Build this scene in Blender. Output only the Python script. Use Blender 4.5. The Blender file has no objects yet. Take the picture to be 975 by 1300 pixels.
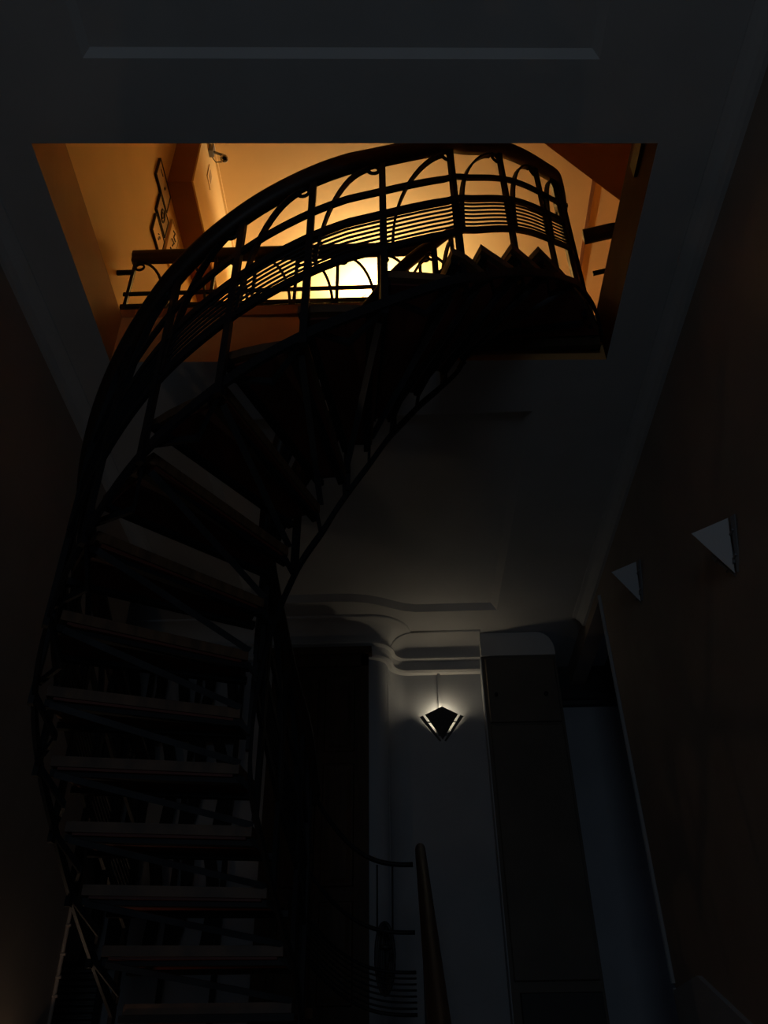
import bpy, bmesh, math, random
from mathutils import Vector, Matrix
from mathutils.geometry import tessellate_polygon
random.seed(5)
EYE = 1.5                      # eye height above the ground floor; all z below are given from eye level
C = bpy.context.scene.collection
V = Vector

# ------------------------------------------------------------------ materials
def mat(name, col, rough=0.6, metal=0.0, noise=0.0, scale=6.0, col2=None, stretch=(1, 1, 1), bump=0.0, spec=0.5):
    m = bpy.data.materials.new(name); m.use_nodes = True
    nt = m.node_tree; b = nt.nodes['Principled BSDF']
    b.inputs['Roughness'].default_value = rough; b.inputs['Metallic'].default_value = metal
    b.inputs['Specular IOR Level'].default_value = spec
    b.inputs['Base Color'].default_value = (*col, 1)
    if noise or bump or col2:
        tc = nt.nodes.new('ShaderNodeTexCoord'); mp = nt.nodes.new('ShaderNodeMapping')
        mp.inputs['Scale'].default_value = stretch
        n = nt.nodes.new('ShaderNodeTexNoise'); n.inputs['Scale'].default_value = scale; n.inputs['Detail'].default_value = 6
        nt.links.new(tc.outputs['Object'], mp.inputs['Vector']); nt.links.new(mp.outputs['Vector'], n.inputs['Vector'])
        r = nt.nodes.new('ShaderNodeValToRGB')
        c2 = col2 or tuple(c * (1 - noise) for c in col)
        r.color_ramp.elements[0].color = (*c2, 1); r.color_ramp.elements[0].position = .35
        r.color_ramp.elements[1].color = (*col, 1); r.color_ramp.elements[1].position = .65
        nt.links.new(n.outputs['Fac'], r.inputs['Fac']); nt.links.new(r.outputs['Color'], b.inputs['Base Color'])
        if bump:
            bp = nt.nodes.new('ShaderNodeBump'); bp.inputs['Strength'].default_value = bump; bp.inputs['Distance'].default_value = .01
            nt.links.new(n.outputs['Fac'], bp.inputs['Height']); nt.links.new(bp.outputs['Normal'], b.inputs['Normal'])
    return m
def emis(name, col, s):
    m = bpy.data.materials.new(name); m.use_nodes = True
    b = m.node_tree.nodes['Principled BSDF']; b.inputs['Base Color'].default_value = (*col, 1)
    b.inputs['Emission Color'].default_value = (*col, 1); b.inputs['Emission Strength'].default_value = s
    return m
M = dict(
    plaster=mat('white_plaster', (.50, .49, .48), .8, noise=.08, scale=3, bump=.05),
    ochre=mat('brown_ochre_paint', (.34, .27, .22), .7, noise=.14, scale=2.5, bump=.05),
    farwall=mat('pale_wall_paint', (.37, .38, .40), .7, noise=.08, scale=3, bump=.04),
    warm=mat('warm_cream_paint', (.80, .56, .26), .8, noise=.06, scale=2.5, bump=.04),
    brown=mat('shaded_reveal_brown', (.060, .017, .005), .85, noise=.25, scale=3, bump=.05, spec=.08),
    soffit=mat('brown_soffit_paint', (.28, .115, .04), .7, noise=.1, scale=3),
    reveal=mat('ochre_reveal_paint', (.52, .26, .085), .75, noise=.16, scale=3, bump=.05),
    iron=mat('black_iron', (.010, .010, .012), .55, .1, noise=.3, scale=20, spec=.25),
    brace=mat('glint_iron', (.07, .075, .085), .38, .5, noise=.4, scale=9),  # paler bluish base carries the daylight glint along the braces
    rail=mat('dark_handrail_wood', (.026, .012, .007), .5, noise=.35, scale=8, stretch=(1, 1, 6), spec=.3),
    tread=mat('worn_tread_wood', (.12, .058, .026), .55, noise=.5, scale=7, stretch=(1, 8, 1), bump=.1),
    under=mat('red_brown_underside', (.12, .022, .011), .6, noise=.35, scale=5),
    door=mat('dark_door_wood', (.055, .032, .017), .6, noise=.4, scale=5, stretch=(6, 6, 1), spec=.25),
    post=mat('polished_handrail_wood', (.075, .034, .018), .48, noise=.4, scale=6, stretch=(6, 1, 1)),
    cupb=mat('brown_cupboard_paint', (.105, .083, .062), .6, noise=.2, scale=4),
    cupd=mat('dark_panel_and_shade', (.026, .024, .022), .6, noise=.2, scale=4),
    sconce=mat('white_enamel', (.62, .64, .66), .45),
    sconced=mat('grey_steel_silhouette', (.09, .09, .09), .45, .5),  # dark base carries the backlit shade on the lit lamps' plates
    sconcel=mat('grey_enamel', (.20, .20, .21), .5),
    paper=mat('aged_paper', (.82, .60, .32), .8, noise=.1, scale=8),
    paperd=mat('grey_print', (.50, .34, .19), .8, noise=.2, scale=12),
    ink=mat('black_ink', (.03, .02, .015), .6),
    white=mat('white_plastic', (.8, .78, .74), .4),
    glass=mat('black_lens', (.01, .01, .01), .1),
    stone=mat('grey_stone', (.28, .26, .24), .7, noise=.3, scale=5, bump=.1),
    cable=mat('black_cable', (.012, .012, .013), .5),
    bulb=emis('lit_bulb', (1, .86, .6), 30),
    wbulb=emis('warm_lit_bulb', (1, .74, .42), 22),
)

# ------------------------------------------------------------------ helpers
def obj(name, bm, m=None, parent=None, smooth=False):
    bmesh.ops.remove_doubles(bm, verts=bm.verts, dist=1e-6)
    bmesh.ops.recalc_face_normals(bm, faces=bm.faces)
    me = bpy.data.meshes.new(name); bm.to_mesh(me); bm.free()
    o = bpy.data.objects.new(name, me); C.objects.link(o)
    if m: me.materials.append(m)
    if smooth:
        for p in me.polygons: p.use_smooth = True
    if parent:
        o.parent = parent
        o.matrix_parent_inverse = top_inv(parent)
    return o
def top_inv(p):
    mtx = Matrix.Identity(4)
    q = p
    while q:
        mtx = q.matrix_basis if q.parent is None else q.parent.matrix_basis @ q.matrix_parent_inverse @ q.matrix_basis
        break
    # parents below sit at the identity inside their thing, so only the thing's own placement counts
    r = p
    while r.parent: r = r.parent
    return r.matrix_basis.inverted() if p.parent is None else Matrix.Identity(4)
def tag(o, label=None, cat=None, group=None, kind=None):
    if label: o['label'] = label
    if cat: o['category'] = cat
    if group: o['group'] = group
    if kind: o['kind'] = kind
    return o
def thing(name, loc, label, cat, group=None):
    o = bpy.data.objects.new(name, None); C.objects.link(o); o.location = (loc[0], loc[1], loc[2] + EYE)
    o.empty_display_size = .1
    return tag(o, label, cat, group)
def struct(name, bm, m, smooth=False):
    return tag(obj(name, bm, m, None, smooth), kind='structure')
def W(p): return V((p[0], p[1], p[2] + EYE))
def quad(bm, pts):
    return bm.faces.new([bm.verts.new(p) for p in pts])
def box(bm, a, b):
    x0, y0, z0 = a; x1, y1, z1 = b; z0 += EYE; z1 += EYE
    v = [bm.verts.new(p) for p in ((x0,y0,z0),(x1,y0,z0),(x1,y1,z0),(x0,y1,z0),(x0,y0,z1),(x1,y0,z1),(x1,y1,z1),(x0,y1,z1))]
    for f in ((3,2,1,0),(4,5,6,7),(0,1,5,4),(1,2,6,5),(2,3,7,6),(3,0,4,7)): bm.faces.new([v[i] for i in f])
    return bm
def Box(*ab):
    bm = bmesh.new()
    for a, b in ab: box(bm, a, b)
    return bm
def bevel(bm, w=.004, seg=2):
    bmesh.ops.bevel(bm, geom=list(bm.edges), offset=w, segments=seg, affect='EDGES', profile=.6)
    return bm
def loft(bm, rings, closed=False, caps=True):
    vs = [[bm.verts.new(p) for p in r] for r in rings]
    n = len(vs[0]); k = len(vs)
    for i in range(k if closed else k - 1):
        a, b = vs[i], vs[(i + 1) % k]
        for j in range(n):
            bm.faces.new((a[j], a[(j + 1) % n], b[(j + 1) % n], b[j]))
    if caps and not closed:
        bm.faces.new(vs[0][::-1]); bm.faces.new(vs[-1])
def circ(c, u, v, r, n, r2=None):
    r2 = r2 or r
    return [c + u * (r * math.cos(2 * math.pi * i / n)) + v * (r2 * math.sin(2 * math.pi * i / n)) for i in range(n)]
def tang(P, i, closed=False):
    if closed: return (P[(i + 1) % len(P)] - P[i - 1]).normalized()
    return (P[min(i + 1, len(P) - 1)] - P[max(i - 1, 0)]).normalized()
def tube(bm, pts, r, n=8, closed=False, taper=None):
    """round bar along points given from eye level"""
    P = [W(p) for p in pts]
    up = None; rings = []
    for i, p in enumerate(P):
        t = tang(P, i, closed)
        if up is None:
            up = V((0, 0, 1)) if abs(t.z) < .9 else V((1, 0, 0))
        u = (up - t * up.dot(t)).normalized(); up = u
        rr = r * (taper(i / (len(P) - 1)) if taper else 1)
        rings.append(circ(p, u, t.cross(u), rr, n))
    loft(bm, rings, closed)
    return bm
def bar(bm, pts, w, h, norm=None, z0=0.0, closed=False):
    """flat bar: w along the horizontal normal, h along the remaining direction; norm may be one vector or a list"""
    P = [W(p) for p in pts]; rings = []
    for i, p in enumerate(P):
        t = tang(P, i, closed)
        if norm is None:
            s = V((t.y, -t.x, 0)); s = s.normalized() if s.length > 1e-5 else V((1, 0, 0))
        else:
            s = V(norm[i] if isinstance(norm, list) else norm); s = (s - t * s.dot(t)).normalized()
        u = s.cross(t).normalized()
        if u.z < 0: u = -u
        if norm is None and abs(t.z) < .95: u = V((0, 0, 1))
        c = p + u * z0
        rings.append([c + s * (w / 2) + u * (h / 2), c - s * (w / 2) + u * (h / 2), c - s * (w / 2) - u * (h / 2), c + s * (w / 2) - u * (h / 2)])
    loft(bm, rings, closed)
    return bm
def handrail(bm, pts, w, h):
    """moulded wooden rail: mushroom profile swept with a plumb section"""
    P = [W(p) for p in pts]; rings = []
    prof = [(-.28, -.5), (.28, -.5), (.34, -.22), (.5, -.05), (.5, .22), (.36, .42), (.15, .5), (-.15, .5), (-.36, .42), (-.5, .22), (-.5, -.05), (-.34, -.22)]
    for i, p in enumerate(P):
        t = tang(P, i); s = V((t.y, -t.x, 0)).normalized()
        rings.append([p + s * (a * w) + V((0, 0, b * h)) for a, b in prof])
    loft(bm, rings)
    return bm
def tess(bm, loops, z, flip=False):
    """flat face at height z (from eye) bounded by the first loop, the others cut out"""
    polys = [[V((p[0], p[1], 0)) for p in lp] for lp in loops]
    flat = [p for lp in loops for p in lp]
    vs = [bm.verts.new((p[0], p[1], z + EYE)) for p in flat]
    for t in tessellate_polygon(polys):
        try: bm.faces.new([vs[i] for i in t])
        except ValueError: pass
def catmull(pts, s):
    """pts {index: (x, y)} at whole indices, s float"""
    k0 = min(pts); k1 = max(pts)
    i = max(k0, min(k1 - 1, math.floor(s))); t = s - i
    def g(j):
        if j < k0: return V(pts[k0]) + (V(pts[k0]) - V(pts[k0 + 1])) * (k0 - j)
        if j > k1: return V(pts[k1]) + (V(pts[k1]) - V(pts[k1 - 1])) * (j - k1)
        return V(pts[j])
    a, b, c, d = g(i - 1), g(i), g(i + 1), g(i + 2)
    return .5 * ((2 * b) + (c - a) * t + (2 * a - 5 * b + 4 * c - d) * t * t + (3 * b - a - 3 * c + d) * t ** 3)

# ------------------------------------------------------------------ camera
F = 1080.0
def camdir(u, v): return V((u - 487.5, -(v - 650.0), -F))
Zc = camdir(466, -780).normalized()
Yc = camdir(525, 1465); Yc = (Yc - Zc * Yc.dot(Zc)).normalized()
Xc = Yc.cross(Zc)
R = Matrix((Xc, Yc, Zc))                       # camera axes to world axes
cam = bpy.data.cameras.new('camera'); co = bpy.data.objects.new('camera', cam); C.objects.link(co)
co.matrix_world = Matrix.Translation((0, 0, EYE)) @ R.to_4x4()
cam.sensor_fit = 'VERTICAL'; cam.sensor_height = 24; cam.lens = 24 * F / 1300; cam.clip_start = .02
bpy.context.scene.camera = co
def ray(u, v): return R @ camdir(u, v)
def onx(u, v, x): r = ray(u, v); return r * (x / r.x)
def ony(u, v, y): r = ray(u, v); return r * (y / r.y)
def onz(u, v, z): r = ray(u, v); return r * (z / r.z)

# ------------------------------------------------------------------ sizes of the place (metres, z from the eye)
XL, XR = -1.70, 1.38           # hall side walls
H, FL2 = 3.20, 3.54            # hall ceiling, upper floor level
LAND = .40                     # landing level
WX0, WX1, WY0, WY1 = -1.41, 1.08, 1.80, 2.97   # stair opening
CE2 = 6.40                     # upper ceiling
UXL, UXR = -1.57, 1.95         # upper side walls
YB = -3.0

# far wall in plan: left part, S-curve, lamp recess
def arc(cx, cy, r, a0, a1, n=8):
    return [(cx + r * math.cos(math.radians(a0 + (a1 - a0) * i / n)), cy + r * math.sin(math.radians(a0 + (a1 - a0) * i / n))) for i in range(n + 1)]
far = [(-2.5, 5.68), (-.30, 5.68)] + arc(-.22, 5.80, .12, 270, 360)[1:] + arc(.06, 5.79, .16, 180, 90)[0:] + [(.612, 5.95)]
def offset(path, d):
    out = []
    for i, p in enumerate(path):
        a = V(path[max(i - 1, 0)]); b = V(path[min(i + 1, len(path) - 1)])
        t = (b - a).normalized(); n = V((t.y, -t.x))
        out.append((p[0] + n.x * d, p[1] + n.y * d))
    return out

# ------------------------------------------------------------------ the hall shell
bm = bmesh.new()
p1 = [(-1.10, -1.2), (.79, -1.2), (.79, 1.514), (-1.10, 1.447)]
pf = [(x, y) for x, y in offset(far, .40) if x > -1.1 and x < .45]
pf = [(-1.10, 5.30), (-.46, 5.30), (-.34, 5.305), (-.24, 5.325), (-.15, 5.36), (-.06, 5.41), (.03, 5.455), (.12, 5.475)]
p2 = [(-1.10, 3.37), (.748, 3.367), (.72, 5.475)] + pf[::-1]
well = [(-1.402, 1.764), (1.078, 1.849), (1.082, 3.005), (-1.422, 2.926)]
outer = [(-2.6, YB), (XR + .3, YB), (XR + .3, 6.6), (-2.6, 6.6)]
tess(bm, [outer, p1, p2, well], H)
def recess(bm, loop, d, ins):
    cx = sum(p[0] for p in loop) / len(loop); 
    n = len(loop); inner = []
    area = sum(loop[i][0] * loop[(i + 1) % n][1] - loop[(i + 1) % n][0] * loop[i][1] for i in range(n))
    sg = 1 if area > 0 else -1
    for i in range(n):
        a, b, c = V(loop[i - 1]), V(loop[i]), V(loop[(i + 1) % n])
        t1 = (b - a).normalized(); t2 = (c - b).normalized()
        n1 = V((-t1.y, t1.x)) * sg; n2 = V((-t2.y, t2.x)) * sg
        m_ = (n1 + n2); m_ = m_ / max(.3, m_.dot(n1))
        inner.append((b.x + m_.x * ins, b.y + m_.y * ins))
    lo = [bm.verts.new((p[0], p[1], H + EYE)) for p in loop]
    up = [bm.verts.new((p[0], p[1], H + d + EYE)) for p in inner]
    for i in range(n): bm.faces.new((lo[i], lo[(i + 1) % n], up[(i + 1) % n], up[i]))
    tess(bm, [inner], H + d)
recess(bm, p1, .022, .03); recess(bm, p2, .04, .045)
struct('ceiling', bm, M['plaster'])
# reveals of the opening, upper floor
bm = bmesh.new()
for i in (0, 2, 3):
    a, b = well[i], well[(i + 1) % 4]
    quad(bm, [(a[0], a[1], H + EYE), (b[0], b[1], H + EYE), (b[0], b[1], FL2 + EYE), (a[0], a[1], FL2 + EYE)])
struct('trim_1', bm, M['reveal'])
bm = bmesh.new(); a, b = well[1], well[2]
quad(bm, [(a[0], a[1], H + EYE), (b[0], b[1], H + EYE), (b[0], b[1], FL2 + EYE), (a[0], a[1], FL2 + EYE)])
struct('trim_14', bm, M['brown'])  # right reveal coloured darker to stand for its lack of light
bm = bmesh.new()
tess(bm, [[(-2.6, YB), (2.6, YB), (2.6, 6.6), (-2.6, 6.6)], well], FL2 + .002)
struct('floor_upper', bm, M['stone'])
# side walls with thickness
bm = Box(((XL - .15, YB, -EYE), (XL, 4.59, H)))
struct('wall_left', bm, M['ochre'])
bm = Box(((-2.6, 4.44, LAND), (XL - .15, 4.59, H)), ((-2.62, 4.59, LAND), (-2.5, 5.75, H)))
struct('wall_alcove', bm, M['farwall'])
bm = Box(((XR, YB, -EYE), (XR + .12, 5.05, H)), ((XR, 5.05, 3.04), (XR + .12, 6.6, H)))
struct('wall_right', bm, M['ochre'])
# bead along the jamb and skirting that follows the lower flight
bm = bmesh.new(); tube(bm, [(XR - .004, 5.045, .69), (XR - .004, 5.045, 3.04)], .016)
tube(bm, [(XR - .004, 5.045, .40), (XR - .004, 5.045, .67)], .012)
struct('trim_2', bm, M['farwall'])
bm = bmesh.new()
sl = .465
pl = [(5.0, .40), (5.0, .655), (4.56, .655), (-.1, .655 - sl * 4.66), (-.1, .37 - sl * 4.66), (4.5, .37)]
for x in (XR - .022, XR + .001): pass
a = [V((XR - .024, y, z + EYE)) for y, z in pl]; b = [V((XR + .001, y, z + EYE)) for y, z in pl]
loft(bm, [a, b])
struct('baseboard_right', bm, M['farwall'])
bm = bmesh.new(); tube(bm, [(XL + .006, 4.585, LAND), (XL + .006, 4.585, 1.06)], .010)
for z in (.62, .7, .8, .93): tube(bm, [(XL - .02, 4.58, z), (XL + .026, 4.577, z)], .007)
struct('trim_3', bm, M['ochre'])
# ceiling mouldings along both side walls
for nm, x, s in (('trim_4', XL, 1), ('trim_5', XR, -1)):
    bm = bmesh.new()
    y1 = 4.59 if s > 0 else 5.6
    pr = [(0, 0), (.085, 0), (.085, -.012), (.06, -.02), (.035, -.045), (.02, -.08), (0, -.08)]
    loft(bm, [[V((x + s * a, y, H + b + EYE)) for a, b in pr] for y in (YB, y1)])
    struct(nm, bm, M['plaster'] if s > 0 else M['plaster'], False)
# back wall with the glazed street door behind the viewer
bm = Box(((XL, YB - .15, -EYE), (-.6, YB, H)), ((.6, YB - .15, -EYE), (XR, YB, H)), ((-.6, YB - .15, 2.0), (.6, YB, H)))
struct('wall_back', bm, M['ochre'])
# far wall
bm = bmesh.new()
for i in range(len(far) - 1):
    a, b = far[i], far[i + 1]
    quad(bm, [(a[0], a[1], LAND + EYE), (b[0], b[1], LAND + EYE), (b[0], b[1], H + EYE), (a[0], a[1], H + EYE)])
struct('wall_far', bm, M['farwall'], True)
# cove and cornice that follow the far wall
path = far[:] + []
def sweep(bm, path, prof):
    """prof: (distance into the room, z)"""
    offs = {d: offset(path, d) for d, z in prof}
    rings = [[V((offs[d][i][0], offs[d][i][1], z + EYE)) for d, z in prof] for i in range(len(path))]
    vs = [[bm.verts.new(p) for p in r] for r in rings]
    for i in range(len(vs) - 1):
        for j in range(len(prof) - 1):
            bm.faces.new((vs[i][j], vs[i][j + 1], vs[i + 1][j + 1], vs[i + 1][j]))
bm = bmesh.new()
cv = [(.185, H + .001), (.185, H - .012), (.165, H - .012)] + [(.165 - .16 * math.sin(math.radians(a)), H - .012 - .15 * (1 - math.cos(math.radians(a)))) for a in range(10, 91, 10)]
cv = [(.185, H + .001), (.185, H - .012), (.17, H - .014)] + [(.02 + .15 * (1 - math.sin(math.radians(a))), H - .014 - .14 * (1 - math.cos(math.radians(a)))) for a in range(10, 91, 10)]
sweep(bm, path, cv)
struct('trim_6', bm, M['plaster'], True)
bm = bmesh.new()
sweep(bm, path, [(0, 3.05), (.05, 3.05), (.055, 3.035), (.03, 3.02), (.022, 2.985), (.022, 2.96), (.04, 2.952), (.045, 2.94), (.034, 2.925), (0, 2.92)])
struct('trim_7', bm, M['plaster'], False)
# landing, lower steps, ground floor
bm = Box(((-2.5, 4.30, LAND - .2), (.02, 6.6, LAND)), ((.02, 4.5, LAND - .2), (XR + 1.6, 6.6, LAND)))
struct('floor_landing', bm, M['stone'])
bm = bmesh.new()
n = 12; rise = (LAND + EYE) / n; going = rise / sl
for i in range(n - 1):
    y = 4.5 - going * (i + 1); z = LAND - rise * (i + 1)
    box(bm, (.02, y, z - .16), (XR - .026, y + going + .02, z))
struct('floor_steps', bm, M['stone'])
struct('floor', Box(((XL, YB, -EYE - .1), (XR, 6.6, -EYE))), M['stone'])
# side room beyond the right wall
bm = bmesh.new()
box(bm, (1.16, 6.40, LAND), (3.0, 6.55, 2.90)); box(bm, (2.95, 4.6, LAND), (3.05, 6.4, 3.4))
box(bm, (XR + .12, 4.5, LAND), (3.05, 4.6, 3.4))
struct('wall_side_room', bm, M['farwall'])
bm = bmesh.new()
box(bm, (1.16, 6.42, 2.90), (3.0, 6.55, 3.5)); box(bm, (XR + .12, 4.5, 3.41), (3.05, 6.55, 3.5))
struct('ceiling_side_room', bm, M['cupd'])  # dark tone stands for the unlit upper part of the room
bm = bmesh.new()
loft(bm, [[V((x, 6.40 - a, b + EYE)) for a, b in ((0, 2.83), (.03, 2.84), (.04, 2.87), (.07, 2.88), (.07, 2.92), (0, 2.94))] for x in (1.2, 2.95)])
struct('trim_8', bm, M['cupd'])

# upper storey shell
struct('wall_upper_left', Box(((UXL - .1, .4, FL2), (UXL, 6.1, CE2))), M['warm'])
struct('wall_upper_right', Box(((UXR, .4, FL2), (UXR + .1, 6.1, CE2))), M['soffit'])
struct('wall_upper_far', Box(((UXL, 5.95, FL2), (UXR, 6.1, CE2))), M['warm'])
struct('wall_upper_near', Box(((UXL, .3, FL2), (UXR, .4, CE2))), M['warm'])
struct('ceiling_upper', Box(((UXL - .1, .3, CE2), (UXR + .1, 6.1, CE2 + .1))), M['warm'])
# boxed beam over the left wall: brown face and soffit, cream side
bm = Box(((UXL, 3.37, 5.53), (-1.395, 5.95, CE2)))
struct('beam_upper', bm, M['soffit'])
struct('trim_9', Box(((-1.395, 3.372, 5.532), (-1.383, 5.95, CE2))), M['warm'])
# cornice line where the beam meets the ceiling
bm = bmesh.new(); bar(bm, [(-1.375, 3.38, CE2 - .012), (-1.375, 5.94, CE2 - .012)], .02, .025)
struct('trim_10', bm, M['warm'])
# brown corner soffit on the right
bm = bmesh.new()
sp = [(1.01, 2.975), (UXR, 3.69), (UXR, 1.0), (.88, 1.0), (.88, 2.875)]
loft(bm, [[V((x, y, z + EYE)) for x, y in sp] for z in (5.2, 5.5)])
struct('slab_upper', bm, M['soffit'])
# ceiling joint line on the right of the upper ceiling
bm = bmesh.new(); bar(bm, [(1.69, 3.6, CE2 - .006), (1.74, 5.9, CE2 - .006)], .03, .012)
struct('trim_11', bm, M['soffit'])
# brown band along the edge of the upper landing
struct('trim_12', Box(((WX0 - .1, 2.935, FL2 + .004), (.36, 3.01, FL2 + .075))), M['soffit'])

# door and panelled wooden portal at the left of the lamp
bm = Box(((-.93, 5.60, LAND), (-.84, 5.68, 2.93)), ((-.29, 5.60, LAND), (-.235, 5.68, 2.93)), ((-.93, 5.60, 2.84), (-.235, 5.68, 2.93)))
bm2 = bmesh.new(); loft(bm2, [[V((x, 5.68 - a, b + EYE)) for a, b in ((0, 2.93), (.10, 2.93), (.12, 2.95), (.12, 2.975), (.09, 2.99), (0, 2.99))] for x in (-.96, -.21)])
d1 = struct('door_1', bm, M['door'])
obj('door_head', bm2, M['door'], d1)
bm = Box(((-.84, 5.625, LAND), (-.29, 5.665, 2.84)))
lf = obj('door_leaf', bm, M['door'], d1)
for x0, x1 in ((-.80, -.585), (-.545, -.33)):
    for z0, z1 in ((.68, 1.25), (1.33, 2.12), (2.2, 2.76)):
        b_ = bmesh.new()
        rings = [[V((x, y, z + EYE)) for x, z in ((x0 + i, z0 + i), (x1 - i, z0 + i), (x1 - i, z1 - i), (x0 + i, z1 - i))] for i, y in ((0, 5.626), (.008, 5.612), (.022, 5.612), (.05, 5.620))]
        loft(b_, rings, caps=True)
        obj('door_panel', b_, M['door'], lf)

# ------------------------------------------------------------------ the winding stair
OUT = {1:(-1.205,4.04),2:(-1.250,3.78),3:(-1.290,3.535),4:(-1.318,3.305),5:(-1.338,3.085),6:(-1.312,2.85),7:(-1.215,2.605),8:(-1.050,2.370),
       9:(-.832,2.165),10:(-.572,2.035),11:(-.302,1.985),12:(-.025,2.0),13:(.245,2.040),14:(.376,2.155),15:(.530,2.280),16:(.684,2.430),17:(.850,2.615),18:(.985,2.80),19:(1.06,3.04)}
INN = {1:(-.480,4.06),2:(-.500,3.85),3:(-.552,3.65),4:(-.592,3.42),5:(-.625,3.215),6:(-.618,3.10),7:(-.580,2.965),8:(-.520,2.868),
       9:(-.425,2.775),10:(-.305,2.735),11:(-.205,2.728),12:(-.100,2.732),13:(.000,2.745),14:(.125,2.765),15:(.255,2.815),16:(.355,2.895),17:(.405,3.02),18:(.45,3.16),19:(.48,3.3)}
RISE = .1764
def zt(s): return .468 + RISE * (s - 1)
def side(pts, s, off):
    """point on an edge line pushed off sideways (away from the treads for off > 0)"""
    p = catmull(pts, s); t = (catmull(pts, s + .05) - catmull(pts, s - .05)).normalized()
    n = V((-t.y, t.x)) if pts is OUT else V((t.y, -t.x))
    n = -n if False else n
    return p + n * off, n
# make sure "outward" points away from the other edge
def out_pt(pts, s, off, dz, cap=99):
    p, n = side(pts, s, off)
    other = catmull(INN if pts is OUT else OUT, s)
    base = catmull(pts, s)
    if (base - other).dot(n) < 0:
        p = base - n * off
    return V((p.x, p.y, zt(min(s, cap)) + dz))
def nrm(pts, s):
    a = out_pt(pts, s, 0, 0); b = out_pt(pts, s, .1, 0); d = b - a; d.z = 0
    return d.normalized()
S = lambda a, b, n: [a + (b - a) * i / (n - 1) for i in range(n)]

stair = thing('spiral_staircase', (-.9, 4.1, LAND), 'winding open-tread iron staircase with dark wooden treads rising through the ceiling opening', 'staircase')
for k in range(1, 18):
    z = zt(k)
    lo, hi = k - 1 - (.14 if k < 13 else .04), (k if k < 17 else 19)
    so = S(lo, hi, 5)
    loop = [catmull(OUT, s) for s in so] + [catmull(INN, s) for s in so[::-1]]
    def pull(i, p):                                 # keep the board just inside the stringers
        q = loop[len(loop) - 1 - i]; d = (q - p); return p + d.normalized() * (.012 if k < 13 else -.012)
    loop = [pull(i, p) for i, p in enumerate(loop)]
    if k == 1:
        loop = [V((p.x, min(p.y, 4.27))) for p in loop]
    if k == 17:
        loop = [V((p.x, min(p.y, 2.925))) for p in loop]
    bm = bmesh.new()
    loft(bm, [[V((p.x, p.y, z + dz + EYE)) for p in loop] for dz in (.006, .012, .042, .046)])
    t = obj('tread', bm, M['tread'], stair)
    cx = sum((p for p in loop), V((0, 0))) / len(loop)
    bm = bmesh.new()
    il = [cx + (p - cx) * .93 for p in loop]
    loft(bm, [[V((p.x, p.y, z + dz + EYE)) for p in il] for dz in (-.004, .008)])
    obj('underside_panel', bm, M['under'], t)
    # angle iron under the two long edges
    a, b = (catmull(OUT, k), catmull(INN, k)) if k < 17 else (V((1.0, 2.905)), V((.40, 2.905))); c, d = catmull(OUT, max(lo, .93 if k == 1 else lo)), catmull(INN, max(lo, .93 if k == 1 else lo))
    ins = lambda p, q, f: p + (q - p) * f
    bm = bmesh.new()
    e0, e1 = ins(a, c, .16), ins(b, d, .16)
    bar(bm, [(e0.x, e0.y, z - .010), (e1.x, e1.y, z - .010)], .028, .026)
    if k > 1:
        e0, e1 = ins(c, a, .08), ins(d, b, .08)
        bar(bm, [(e0.x, e0.y, z - .010), (e1.x, e1.y, z - .010)], .028, .026)
    obj('edge_iron', bm, M['iron'], t)
    # diagonal brace from the outer end of this tread down to the inner end of the tread below
    if k > 1:
        o_ = out_pt(OUT, k - .06, -.03, -.012); i_ = out_pt(INN, k - 1, -.01, .05)
        bm = bmesh.new(); bar(bm, [o_, o_.lerp(i_, .5), i_], .008, .024, norm=V((0, -1, -.45)))
        obj('brace', bm, M['brace'], t)
        p0 = out_pt(OUT, k, .02, -.005); p1_ = out_pt(OUT, k - .45, -.055, -.03); p2_ = out_pt(OUT, k - 1, .02, .055)
        bm = bmesh.new(); bar(bm, [p0, p1_], .012, .030); bar(bm, [p1_, p2_], .012, .026)
        obj('bracket', bm, M['iron'], t)
        # small foot that ties the inner end to the inner stringer
        p0 = out_pt(INN, k - .1, -.02, .02); p1_ = out_pt(INN, k - .1, .035, -.03)
        bm = bmesh.new(); bar(bm, [p0, p1_], .02, .012, norm=V((0, 0, 1)))
        obj('cleat', bm, M['iron'], t)
# flat-bar stringers
bm = bmesh.new(); bar(bm, [out_pt(OUT, s, .028, .012, 17.1) for s in S(.95, 18.75, 120)], .014, .05); obj('outer_stringer', bm, M['iron'], stair)
bm = bmesh.new(); bar(bm, [out_pt(INN, s, .04, -.045) for s in S(.95, 17.2, 110)], .014, .042); obj('inner_stringer', bm, M['iron'], stair)

# dark plate where the stair head meets the edge of the opening
obj('end_plate', Box(((.37, 2.935, 3.235), (1.05, 2.962, FL2 + .004))), M['door'], stair)

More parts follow.
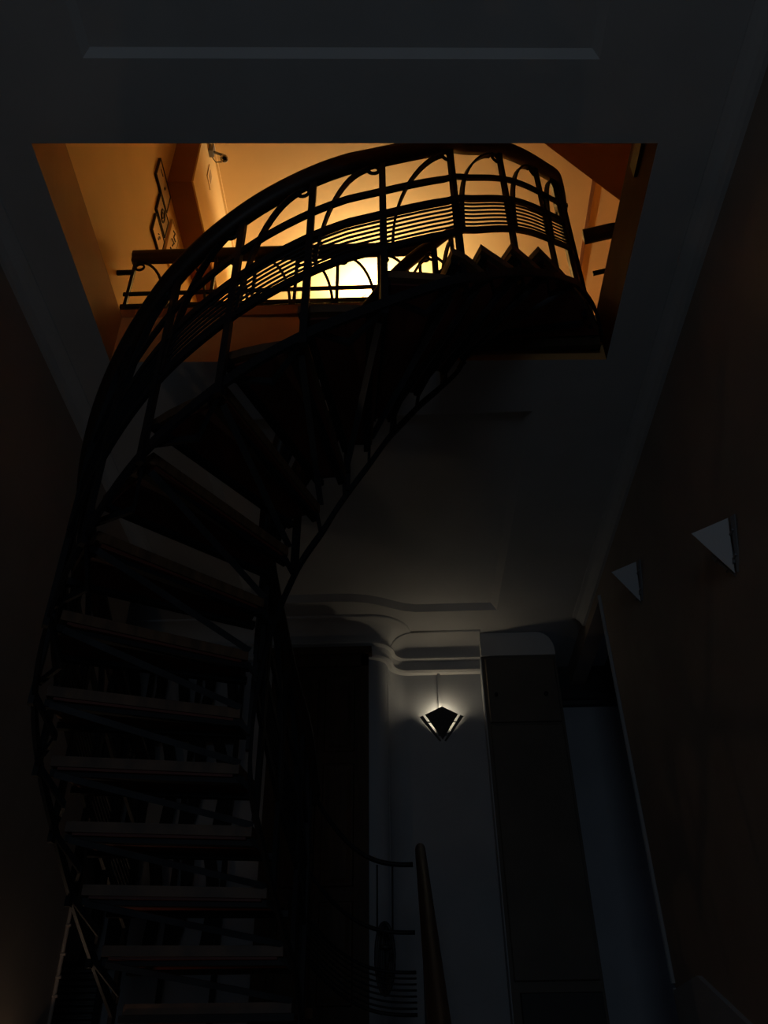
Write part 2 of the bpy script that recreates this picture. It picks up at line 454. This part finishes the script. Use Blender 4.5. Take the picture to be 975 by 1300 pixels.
def railing(edge, off, s0, s1, ks, sfirst):
    """rails, posts, hooked arcs and thin rods of one side"""
    pp = lambda s, dz: out_pt(edge, s, off - (.05 * min(1, max(0, (s - 11.5) / 1.5)) if edge is OUT else 0), dz * (1 + .07 * min(1, max(0, (s - 11.5) / 4))), 18.0)
    N = 130
    ss = S(s0, s1, N)
    bm = bmesh.new()
    bar(bm, [pp(s, .345) for s in ss], .016, .036); bar(bm, [pp(s, .565) for s in ss], .016, .040); bar(bm, [pp(s, .725) for s in ss], .016, .034)
    rl = obj('railing', bm, M['iron'], stair)
    bm = bmesh.new(); handrail(bm, [pp(s, .980) for s in ss], .076, .098); obj('handrail', bm, M['rail'], rl, True)
    for j in range(6):
        bm = bmesh.new(); tube(bm, [pp(s, .386 + .0275 * j) for s in ss], .0050, 6); obj('rod', bm, M['iron'], rl, True)
    ks = list(ks)
    for ik, k in enumerate(ks):
        n = nrm(edge, k); gap = (ks[ik + 1] - k) if ik + 1 < len(ks) else 9
        bm = bmesh.new(); bar(bm, [pp(k, -.035 if k < 17.5 else -.17), pp(k, .4), pp(k, .955)], .020, .027, norm=n)
        obj('baluster', bm, M['iron'], rl)
        # arc that springs beside this post and hooks under the rail before the next one
        if k + gap <= s1:
            pts = []
            for i in range(15):
                a = math.radians(90 * i / 14)
                u = gap * (.10 + .72 * (1 - math.cos(a))); h_ = .345 + .565 * math.sin(a)
                pts.append(pp(k + u, h_))
            bm = bmesh.new(); bar(bm, pts, .026, .010, norm=[nrm(edge, k + gap * .5)] * len(pts))
            sq = k + gap - .14 * gap ** .5; c = pp(sq, .895); n2 = nrm(edge, sq); w_ = V((0, 0, 1)); tt = w_.cross(n2)
            tube(bm, [c + tt * (.024 * math.cos(math.radians(q))) + w_ * (.026 * math.sin(math.radians(q))) for q in range(0, 360, 24)], .0075, 6, closed=True)
            obj('scroll', bm, M['iron'], rl)
    return rl
railing(OUT, .033, .95, 18.85, list(range(1, 13)) + [13.28, 15.25, 16.75, 17.8, 18.25, 18.55], 1)
bm = bmesh.new(); q_ = out_pt(OUT, 18.87, -.015, 0, 17); bar(bm, [(q_.x, q_.y, 3.27), (q_.x, q_.y, 4.50)], .05, .05, norm=V((1, 0, 0)))
loft(bm, [[V((q_.x + a * r, q_.y + b * r, z + EYE)) for a, b in ((1, 1), (-1, 1), (-1, -1), (1, -1))] for r, z in ((.034, 4.50), (.034, 4.53), (.012, 4.56))])
obj('newel_post', bm, M['iron'], stair)
railing(INN, .03, .70, 17.0, [1, 2, 3.2, 4.4, 5.6, 7.2, 9, 11, 13, 15, 16.5], 1)

# ------------------------------------------------------------------ straight guard of the upper landing
YR = 3.03
lr = thing('landing_railing', (-.6, YR, FL2), 'straight iron guard with wooden handrail along the upper landing edge by the left wall', 'railing')
bm = bmesh.new(); handrail(bm, [(UXL + .07, YR, 4.20), (-.6, YR, 4.20), (.10, YR, 4.20), (.20, YR, 4.23)], .06, .095); obj('handrail', bm, M['rail'], lr, True)
bm = bmesh.new()
for z, h in ((3.865, .024), (3.76, .026), (3.635, .022)): bar(bm, [(UXL + .07, YR, z), (.19, YR, z)], .012, h)
tube(bm, [(UXL + .002, YR, 4.06), (UXL + .1, YR, 4.06)], .016)
obj('rail_bars', bm, M['iron'], lr)
for j in range(4):
    bm = bmesh.new(); tube(bm, [(UXL + .075, YR, 3.66 + .024 * j), (.19, YR, 3.66 + .024 * j)], .0048, 6); obj('rod', bm, M['iron'], lr, True)
for k in range(8):
    x = -1.475 + .235 * k
    bm = bmesh.new(); bar(bm, [(x, YR, FL2 + .004), (x, YR, 4.16)], .020, .018, norm=V((0, 1, 0))); obj('baluster', bm, M['iron'], lr)
    bm = bmesh.new()
    tube(bm, [(x + .03 + .024 * math.cos(math.radians(q)), YR, 4.105 + .026 * math.sin(math.radians(q))) for q in range(0, 360, 24)], .0075, 6, closed=True)
    tube(bm, [(x + .03 + .185 * math.sin(math.radians(a)), YR, 3.66 + .485 * math.cos(math.radians(a))) for a in range(0, 91, 8)], .0085, 7)
    obj('scroll', bm, M['iron'], lr, True)
# short guard between the stair head and the right wall
gr = thing('guard_rail', (1.25, 3.0, FL2), 'short dark guard bar between the stair head and the brown right reveal', 'railing')
bm = bmesh.new(); handrail(bm, [(1.13, 3.02, 4.25), (1.28, 3.0, 4.27), (UXR - .02, 2.98, 4.38)], .06, .105); obj('handrail', bm, M['rail'], gr, True)
bm = bmesh.new(); bar(bm, [(1.13, 3.02, 3.91), (1.28, 3.0, 3.93), (UXR - .02, 2.98, 4.02)], .014, .028); obj('lower_bar', bm, M['iron'], gr)
bm = bmesh.new(); bar(bm, [(UXR - .05, 2.98, FL2 + .004), (UXR - .05, 2.98, 4.34)], .03, .03, norm=V((0, 1, 0))); obj('post', bm, M['iron'], gr)

# ------------------------------------------------------------------ swooping guard on the lower landing and the wooden handrail of the steps
sg = thing('swooping_railing', (-.2, 4.45, LAND), 'curved iron guard sweeping down from the stair foot to the wooden handrail', 'railing')
def swoop(x, z_end, drop):
    t = max(0, (.03 - x) / .54); return z_end + drop * t ** 2.6
def syl(x): return 4.46 - .24 * max(0, (-.12 - x) / .4) ** 2
xs = S(-.50, .035, 26)
bm = bmesh.new(); tube(bm, [(x, syl(x), swoop(x, 1.155, .40)) for x in xs], .012); obj('top_rail', bm, M['iron'], sg, True)
bm = bmesh.new(); tube(bm, [(x, syl(x), swoop(x, .845, .30)) for x in xs], .010); obj('middle_rail', bm, M['iron'], sg, True)
for j in range(8):
    bm = bmesh.new(); tube(bm, [(x, syl(x), swoop(x, .675 - .0245 * j, .26)) for x in xs], .0050 if j not in (0, 7) else .009, 6)
    obj('rod', bm, M['iron'], sg, True)
for x in (-.49,):
    bm = bmesh.new(); bar(bm, [(x, syl(x), LAND + .003), (x, syl(x), swoop(x, 1.15, .40))], .014, .014, norm=V((0, 1, 0))); obj('baluster', bm, M['iron'], sg)
hd = thing('stair_handrail', (.07, 2.6, -.3), 'wooden handrail climbing the lower steps, its rounded end beside the lamp wall', 'handrail')
bm = bmesh.new()
pts = [(.075 - .004 * (4.5 - y), y, 1.235 - .44 * (4.5 - y)) for y in (4.5, 4.2, 3.6, 3.0, 2.4, 1.8, 1.2, .6)]
P = [W(p) for p in pts]; rings = []
for i, p in enumerate(P):
    t = tang(P, i); s = V((1, 0, 0)); u = V((0, 0, 1))
    rings.append([p + s * (.027 * math.cos(2 * math.pi * q / 14)) + u * (.036 * math.sin(2 * math.pi * q / 14)) for q in range(14)])
e = P[0] + V((0, .025, .011)); rings.insert(0, [e + (r - P[0]) * .75 for r in rings[0]])
e = P[0] + V((0, .038, .014)); rings.insert(0, [e + (r - P[0]) * .3 for r in rings[1]])
loft(bm, rings); obj('rail', bm, M['post'], hd, True)
for i in range(10):
    y = 4.40 - i * .366; zr = 1.235 - .44 * (4.5 - y) - .03
    zf = LAND - rise * (math.floor((4.5 - y) / going) + 1)
    bm = bmesh.new(); bar(bm, [(.075 - .004 * (4.5 - y), y, zf), (.075 - .004 * (4.5 - y), y, zr)], .016, .016, norm=V((0, 1, 0))); obj('baluster', bm, M['iron'], hd)

# coil hanging from the swooping rail
ck = thing('hanging_coil', (-.11, 4.62, .6), 'dark oval coil hanging on two thin cords below the curved iron guard', 'cable')
yk = 4.575
for j in range(9):
    bm = bmesh.new(); rx, rz = .044 - .0045 * j, .155 - .010 * (j % 3); cxk = -.112 + .004 * (j % 2)
    tube(bm, [(cxk + rx * math.cos(math.radians(q)), yk - .020 + .005 * j + .01 * math.sin(math.radians(q * 2)), .755 + rz * math.sin(math.radians(q))) for q in range(0, 360, 12)], .0085, 7, closed=True)
    obj('loop', bm, M['cable'], ck, True)
bm = bmesh.new(); tube(bm, [(-.112 + .030 * math.cos(math.radians(q)), yk + .004 + .035 * math.sin(math.radians(q)), .80) for q in range(0, 360, 24)], .010, 7, closed=True); obj('binding', bm, M['cable'], ck, True)
for x0, x1 in ((-.145, -.150), (-.068, -.075)):
    bm = bmesh.new(); tube(bm, [(x0, 4.478, 1.162), (x0 * .5 + x1 * .5, 4.53, 1.0), (x1, yk, .80)], .0045, 6); obj('cord', bm, M['cable'], ck, True)

# ------------------------------------------------------------------ folded-plate wall lamps
def sconce(loc, rz, label, lit, plate, flap, group=None, power=0, colour=(1, .8, .55)):
    """open-topped pyramid: two triangular plates meeting in a ridge, a narrow flap beside each; local +x along wall, -y out of the wall"""
    o = thing('wall_lamp', loc, label, 'lamp', group); o.rotation_euler = (0, 0, rz)
    w, dp, h = .122, .135, .20
    def solid(pts, th, nrm_):
        b = bmesh.new(); a = [V(p) for p in pts]; loft(b, [a, [p + V(nrm_) * th for p in a]]); return b
    def ch(name, b, m):
        me = bpy.data.meshes.new(name); bmesh.ops.recalc_face_normals(b, faces=b.faces); b.to_mesh(me); b.free(); me.materials.append(m)
        c = bpy.data.objects.new(name, me); C.objects.link(c); c.parent = o; return c
    T = (0, -dp, 0); B = (0, -.006, -h)
    for s in (-1, 1):
        L = (s * w, -.022, -.012)
        n_ = (V(T) - V(B)).cross(V(L) - V(B)).normalized(); n_ = n_ if n_.y > 0 else -n_
        ch('plate', solid([T, L, B], .004, n_), plate)
        # flap: strip parallel to the outer edge of the plate, nearer the wall
        d = V((s * .016, .004, -.004)); e = V((s * .040, .012, -.012))
        ch('flap', solid([V(L) + d, V(L) + e, V(B) + e + V((-s * .018, 0, .0)), V(B) + d + V((-s * .004, 0, 0))], .004, (0, 1, 0)), flap)
        for f in (.3, .75):
            c0 = V(L).lerp(V(B), f); b = bmesh.new()
            loft(b, [circ(c0 + V((s * k, .002, 0)), V((0, 1, 0)), V((0, 0, 1)), .005, 8) for k in (-.012, .034)]); ch('stud', b, flap)
    b = bmesh.new(); loft(b, [[V((x, y, z)) for x, z in ((-.05, -.02), (.05, -.02), (.03, -.17), (-.03, -.17))] for y in (-.012, -.001)]); ch('back_plate', b, flap)
    b = bmesh.new()
    loft(b, [circ(V((0, -.055, z)), V((1, 0, 0)), V((0, 1, 0)), r, 12) for z, r in ((-.095, .012), (-.06, .014), (-.058, .022), (-.03, .026), (-.012, .020), (-.006, .006))])
    ch('bulb', b, (lit or M['white']))
    if power:
        L = bpy.data.lights.new('lamp_light', 'POINT'); L.energy = power; L.color = colour; L.shadow_soft_size = .02
        lo = bpy.data.objects.new('lamp_light', L); C.objects.link(lo); lo.parent = o; lo.location = (0, -.058, .004)
    return o
sconce((.292, 5.945, 2.60), 0, 'lit dark kite-shaped wall lamp glowing upward on the pale end wall', M['bulb'], M['sconced'], M['sconced'], None, .43, (1, .84, .6))
sconce((XR - .004, 2.955, 2.075), -math.pi / 2, 'larger-looking pale triangular wall lamp, unlit, nearer one on the brown right wall', None, M['sconce'], M['sconcel'], 'unlit lamps on the right wall')
sconce((XR - .004, 4.20, 2.690), -math.pi / 2, 'smaller-looking pale triangular wall lamp, unlit, farther along the brown right wall by the opening', None, M['sconce'], M['sconcel'], 'unlit lamps on the right wall')
# hanging uplight bowl of the upper landing
LX, LY = -.22, 5.15
hl = thing('ceiling_lamp', (LX, LY, CE2), 'bowl uplight hanging from the upper ceiling, its white glow behind the stair railing', 'lamp')
def turned(name, prof, m):
    bm = bmesh.new(); loft(bm, [circ(V((LX, LY, z + EYE)), V((1, 0, 0)), V((0, 1, 0)), r, 28) for r, z in prof]); return obj(name, bm, m, hl, True)
turned('ceiling_rose', [(.05, CE2 - .001), (.05, CE2 - .02), (.02, CE2 - .04)], M['white'])
turned('stem', [(.008, CE2 - .04), (.008, 5.95)], M['sconcel'])
turned('bowl', [(.02, 5.93), (.10, 5.945), (.17, 5.98), (.205, 6.03), (.198, 6.032), (.165, 5.99), (.10, 5.955), (.02, 5.945)], M['sconced'])
turned('bulb', [(.012, 5.96), (.03, 5.975), (.035, 6.0), (.02, 6.02), (.005, 6.025)], M['wbulb'])
L = bpy.data.lights.new('bowl_light', 'POINT'); L.energy = 104; L.color = (1, .76, .42); L.shadow_soft_size = .03
lo = bpy.data.objects.new('bowl_light', L); C.objects.link(lo); lo.location = (LX + .06, LY - .02, 6.035 + EYE)
sconce((XL + .004, 3.85, .08), math.pi / 2, 'unseen lit lamp added low on the brown left wall for a warm patch', M['bulb'], M['sconced'], M['sconced'], None, 1.0, (1, .62, .42))  # out-of-view lamp added to warm the lower left wall
# conduit above the lit lamp
cd = bmesh.new(); bar(cd, [(.285, 5.938, 2.60), (.285, 5.938, 2.925)], .022, .014, norm=V((1, 0, 0)))
tag(obj('cable_duct', cd, M['farwall']), 'thin pale cable duct running up the wall above the lit lamp', 'cable duct')

# ------------------------------------------------------------------ tall built-in cupboard right of the lamp
cu = thing('built_in_cupboard', (.87, 5.8, LAND), 'tall brown built-in cupboard between the lamp wall and the side opening', 'cupboard')
X0, X1, YF = .612, 1.17, 5.82
obj('body', Box(((X0, YF, LAND + .002), (X1, 6.30, 3.0))), M['cupb'], cu)
obj('corner_bead', Box(((X0 - .008, YF + .002, LAND + .002), (X0 - .0005, 5.945, 3.0))), M['farwall'], cu)
def panel(x0, x1, z0, z1, m, name, y=YF):
    b_ = bmesh.new()
    rings = [[V((x, yy, z + EYE)) for x, z in ((x0 + i, z0 + i), (x1 - i, z0 + i), (x1 - i, z1 - i), (x0 + i, z1 - i))] for i, yy in ((0, y + .001), (0, y - .016), (.006, y - .022))]
    loft(b_, rings); return obj(name, b_, m, cu)
hp = panel(X0 + .022, X1 - .02, 2.465, 2.97, M['cupb'], 'hatch_door')
for x in (.69, 1.055):
    b_ = bmesh.new(); loft(b_, [circ(V((x, YF - y, 2.67 + EYE)), V((1, 0, 0)), V((0, 0, 1)), r, 12) for y, r in ((.02, .008), (.032, .008), (.036, .015), (.048, .014), (.052, .006))]); obj('knob', b_, M['iron'], hp)
panel(X0 + .022, X1 - .02, .82, 2.445, M['cupb'], 'tall_door')
panel(X0 + .05, X1 - .02, LAND + .02, .76, M['cupd'], 'plinth_panel')
# rounded cove head over the cupboard
bm = bmesh.new()
loopc = [(X0, 3.0), (X0, H - .005)] + [(1.045 + .125 * math.sin(math.radians(a)), 3.04 + .155 * math.cos(math.radians(a))) for a in range(0, 91, 10)] + [(X1, 3.0)]
loft(bm, [[V((x, y, z + EYE)) for x, z in loopc] for y in (YF - .01, 6.30)])
struct('trim_13', bm, M['plaster'])

# ------------------------------------------------------------------ dark ironwork grille behind the lower treads
gl = thing('iron_grille', (-1.5, 5.55, LAND), 'tall dark ironwork grille with slanting bars on the far wall seen between the lower treads', 'grille')
yg = 5.58
bm = bmesh.new()
for z in (.56, .92, 1.62, 2.30, 2.92): bar(bm, [(-2.22, yg, z), (-1.14, yg, z)], .02, .035)
for x in (-2.22, -1.80, -1.45, -1.14): bar(bm, [(x, yg, LAND + .003), (x, yg, 2.94)], .03, .03, norm=V((0, 1, 0)))
obj('frame', bm, M['iron'], gl)
for j in range(9):
    bm = bmesh.new(); tube(bm, [(-2.2, yg, .60 + .034 * j), (-1.82, yg, .60 + .034 * j)], .007, 6); obj('rod', bm, M['iron'], gl)
for j in range(6):
    x = -2.12 + .175 * j
    for z0, z1 in ((.92, 1.62), (1.62, 2.30), (2.30, 2.92)):
        bm = bmesh.new(); sgn = -1 if j % 2 else 1
        bar(bm, [(x + sgn * .05 * (a / 6 - .5) + .05 * math.sin(a / 6 * math.pi), yg, z0 + (z1 - z0) * a / 6) for a in range(7)], .014, .075, norm=V((0, 1, 0)))
        obj('bar', bm, M['iron'], gl)

# ------------------------------------------------------------------ notices upstairs on the left wall, camera on the beam
XW = UXL + .004
def notice(cy, cz, w, h, label, name, m, rim, marks, cat='picture', group='framed sheets on the upper left wall'):
    o = thing(name, (XW, cy, cz - h / 2), label, cat, group)
    obj('sheet', Box(((XW + .004, cy - w / 2, cz - h / 2), (XW + .010, cy + w / 2, cz + h / 2))), m, o)
    r = .005
    obj('frame', Box(((XW - .003, cy - w / 2 - r, cz - h / 2 - r), (XW + .016, cy - w / 2, cz + h / 2 + r)), ((XW - .003, cy + w / 2, cz - h / 2 - r), (XW + .016, cy + w / 2 + r, cz + h / 2 + r)),
                     ((XW - .003, cy - w / 2, cz + h / 2), (XW + .016, cy + w / 2, cz + h / 2 + r)), ((XW - .003, cy - w / 2, cz - h / 2 - r), (XW + .016, cy + w / 2, cz - h / 2))), rim, o)
    for k in marks:
        b_ = bmesh.new()
        for pts, th in k:
            tube(b_, [(XW + .0115, cy + a * w / 2, cz + c * h / 2) for a, c in pts], th, 5)
        obj('print', b_, M['ink'], o)
    return o
cir = lambda cx, cz, rx, rz: [(cx + rx * math.cos(math.radians(q)), cz + rz * math.sin(math.radians(q))) for q in range(0, 361, 20)]
notice(3.30, 5.375, .29, .185, 'topmost dark-rimmed grey sheet on the upper left wall', 'notice_frame', M['paperd'], M['ink'], [[(cir(.2, .1, .05, .1), .005)], [([(-.7, .4), (-.3, .45)], .003)]])
notice(3.40, 5.17, .22, .17, 'grey sheet with a dark oval mark, middle of the upper left wall cluster', 'notice_frame', M['paperd'], M['ink'], [[(cir(0, 0, .35, .62), .007)], [(cir(0, .05, .16, .3), .004)]])
notice(3.41, 4.955, .22, .17, 'lowest pale sheet with small broken marks on the upper left wall', 'notice_frame', M['paper'], M['ink'],
       [[([(-.1, .1), (.05, .3)], .004), ([(.1, .05), (.2, .25), (.3, .1)], .004), ([(0, -.2), (.15, -.3)], .004)]])
notice(3.665, 5.20, .18, .36, 'bright sheet with bold dark marks nearest the boxed beam', 'notice_frame', M['paper'], M['paper'],
       [[([(-.4, .7), (0, .8), (-.1, .5), (.4, .55)], .007)], [([(-.4, .2), (.3, .35)], .006), ([(0, .0), (.2, .3)], .006)], [([(-.3, -.3), (.4, -.2), (.1, -.45), (.4, -.5)], .007)], [([(-.3, -.75), (.3, -.65)], .006)]])
nb = thing('notice_sign', (-1.383, 3.68, 6.0), 'small grey notice on the cream side of the boxed beam below the camera', 'notice')
obj('sheet', Box(((-1.382, 3.60, 5.98), (-1.376, 3.72, 6.14))), M['paper'], nb)
obj('print', Box(((-1.376, 3.63, 6.02), (-1.374, 3.69, 6.12))), M['paperd'], nb)
cc = thing('security_camera', (-1.38, 3.56, 6.12), 'small security camera with a white-ringed dark lens on the upper beam', 'security camera')
obj('mount', bevel(Box(((-1.383, 3.52, 6.20), (-1.345, 3.58, 6.30))), .005), M['sconcel'], cc)
bm = bmesh.new(); tube(bm, [(-1.35, 3.55, 6.23), (-1.31, 3.55, 6.20), (-1.27, 3.545, 6.17)], .010); obj('arm', bm, M['sconcel'], cc, True)
a_ = V((-1.262, 3.57, 6.16)); dr = (V((0, 0, 0)) - a_).normalized()
def lat(prof, n=20):
    bm = bmesh.new(); u = dr.cross(V((0, 0, 1))).normalized(); v = u.cross(dr)
    loft(bm, [circ(W(a_ + dr * t * .62), u, v, r * .62, n) for t, r in prof]); return bm
obj('body', lat([(-.04, .02), (-.035, .03), (.05, .032), (.055, .034)]), M['white'], cc, True)
obj('lens_ring', lat([(.05, .048), (.075, .050), (.080, .044), (.074, .028)]), M['white'], cc, True)
obj('lens', lat([(.07, .029), (.080, .028), (.084, .015), (.085, .002)]), M['glass'], cc, True)
bm = bmesh.new(); tube(bm, [(-1.37, 3.60, 6.24), (-1.34, 3.62, 6.20), (-1.28, 3.63, 6.22), (-1.245, 3.60, 6.19)], .004); obj('cable', bm, M['cable'], cc, True)
# dark strip on the right reveal
tag(obj('dark_strip', Box(((WX1 - .014, 1.845, 3.37), (WX1 + .002, 2.10, 3.46))), M['door']), 'short dark strip on the brown right reveal of the opening', 'batten')

# ------------------------------------------------------------------ light
def area(name, loc, rot, sx, sy, e, col):
    L = bpy.data.lights.new(name, 'AREA'); L.shape = 'RECTANGLE'; L.size = sx; L.size_y = sy; L.energy = e; L.color = col
    o = bpy.data.objects.new(name, L); C.objects.link(o); o.location = (loc[0], loc[1], loc[2] + EYE); o.rotation_euler = rot; return o
area('door_daylight', (0, YB - .02, 1.25), (math.pi / 2, 0, 0), 1.15, 1.4, 10.5, (.62, .80, 1.0))
area('side_room_daylight', (2.9, 5.5, 1.1), (0, math.pi / 2, 0),   .9, .9, .22, (.45, .62, 1.0))
w = bpy.data.worlds.new('world'); bpy.context.scene.world = w; w.use_nodes = True
w.node_tree.nodes['Background'].inputs['Color'].default_value = (.02, .025, .03, 1); w.node_tree.nodes['Background'].inputs['Strength'].default_value = .02
sc = bpy.context.scene
sc.view_settings.view_transform = 'Standard'; sc.view_settings.look = 'None'; sc.view_settings.gamma = 1; sc.view_settings.exposure = 0
sc.view_settings.use_curve_mapping = False
sc.cycles.use_denoising = True; sc.cycles.max_bounces = 8; sc.cycles.diffuse_bounces = 5
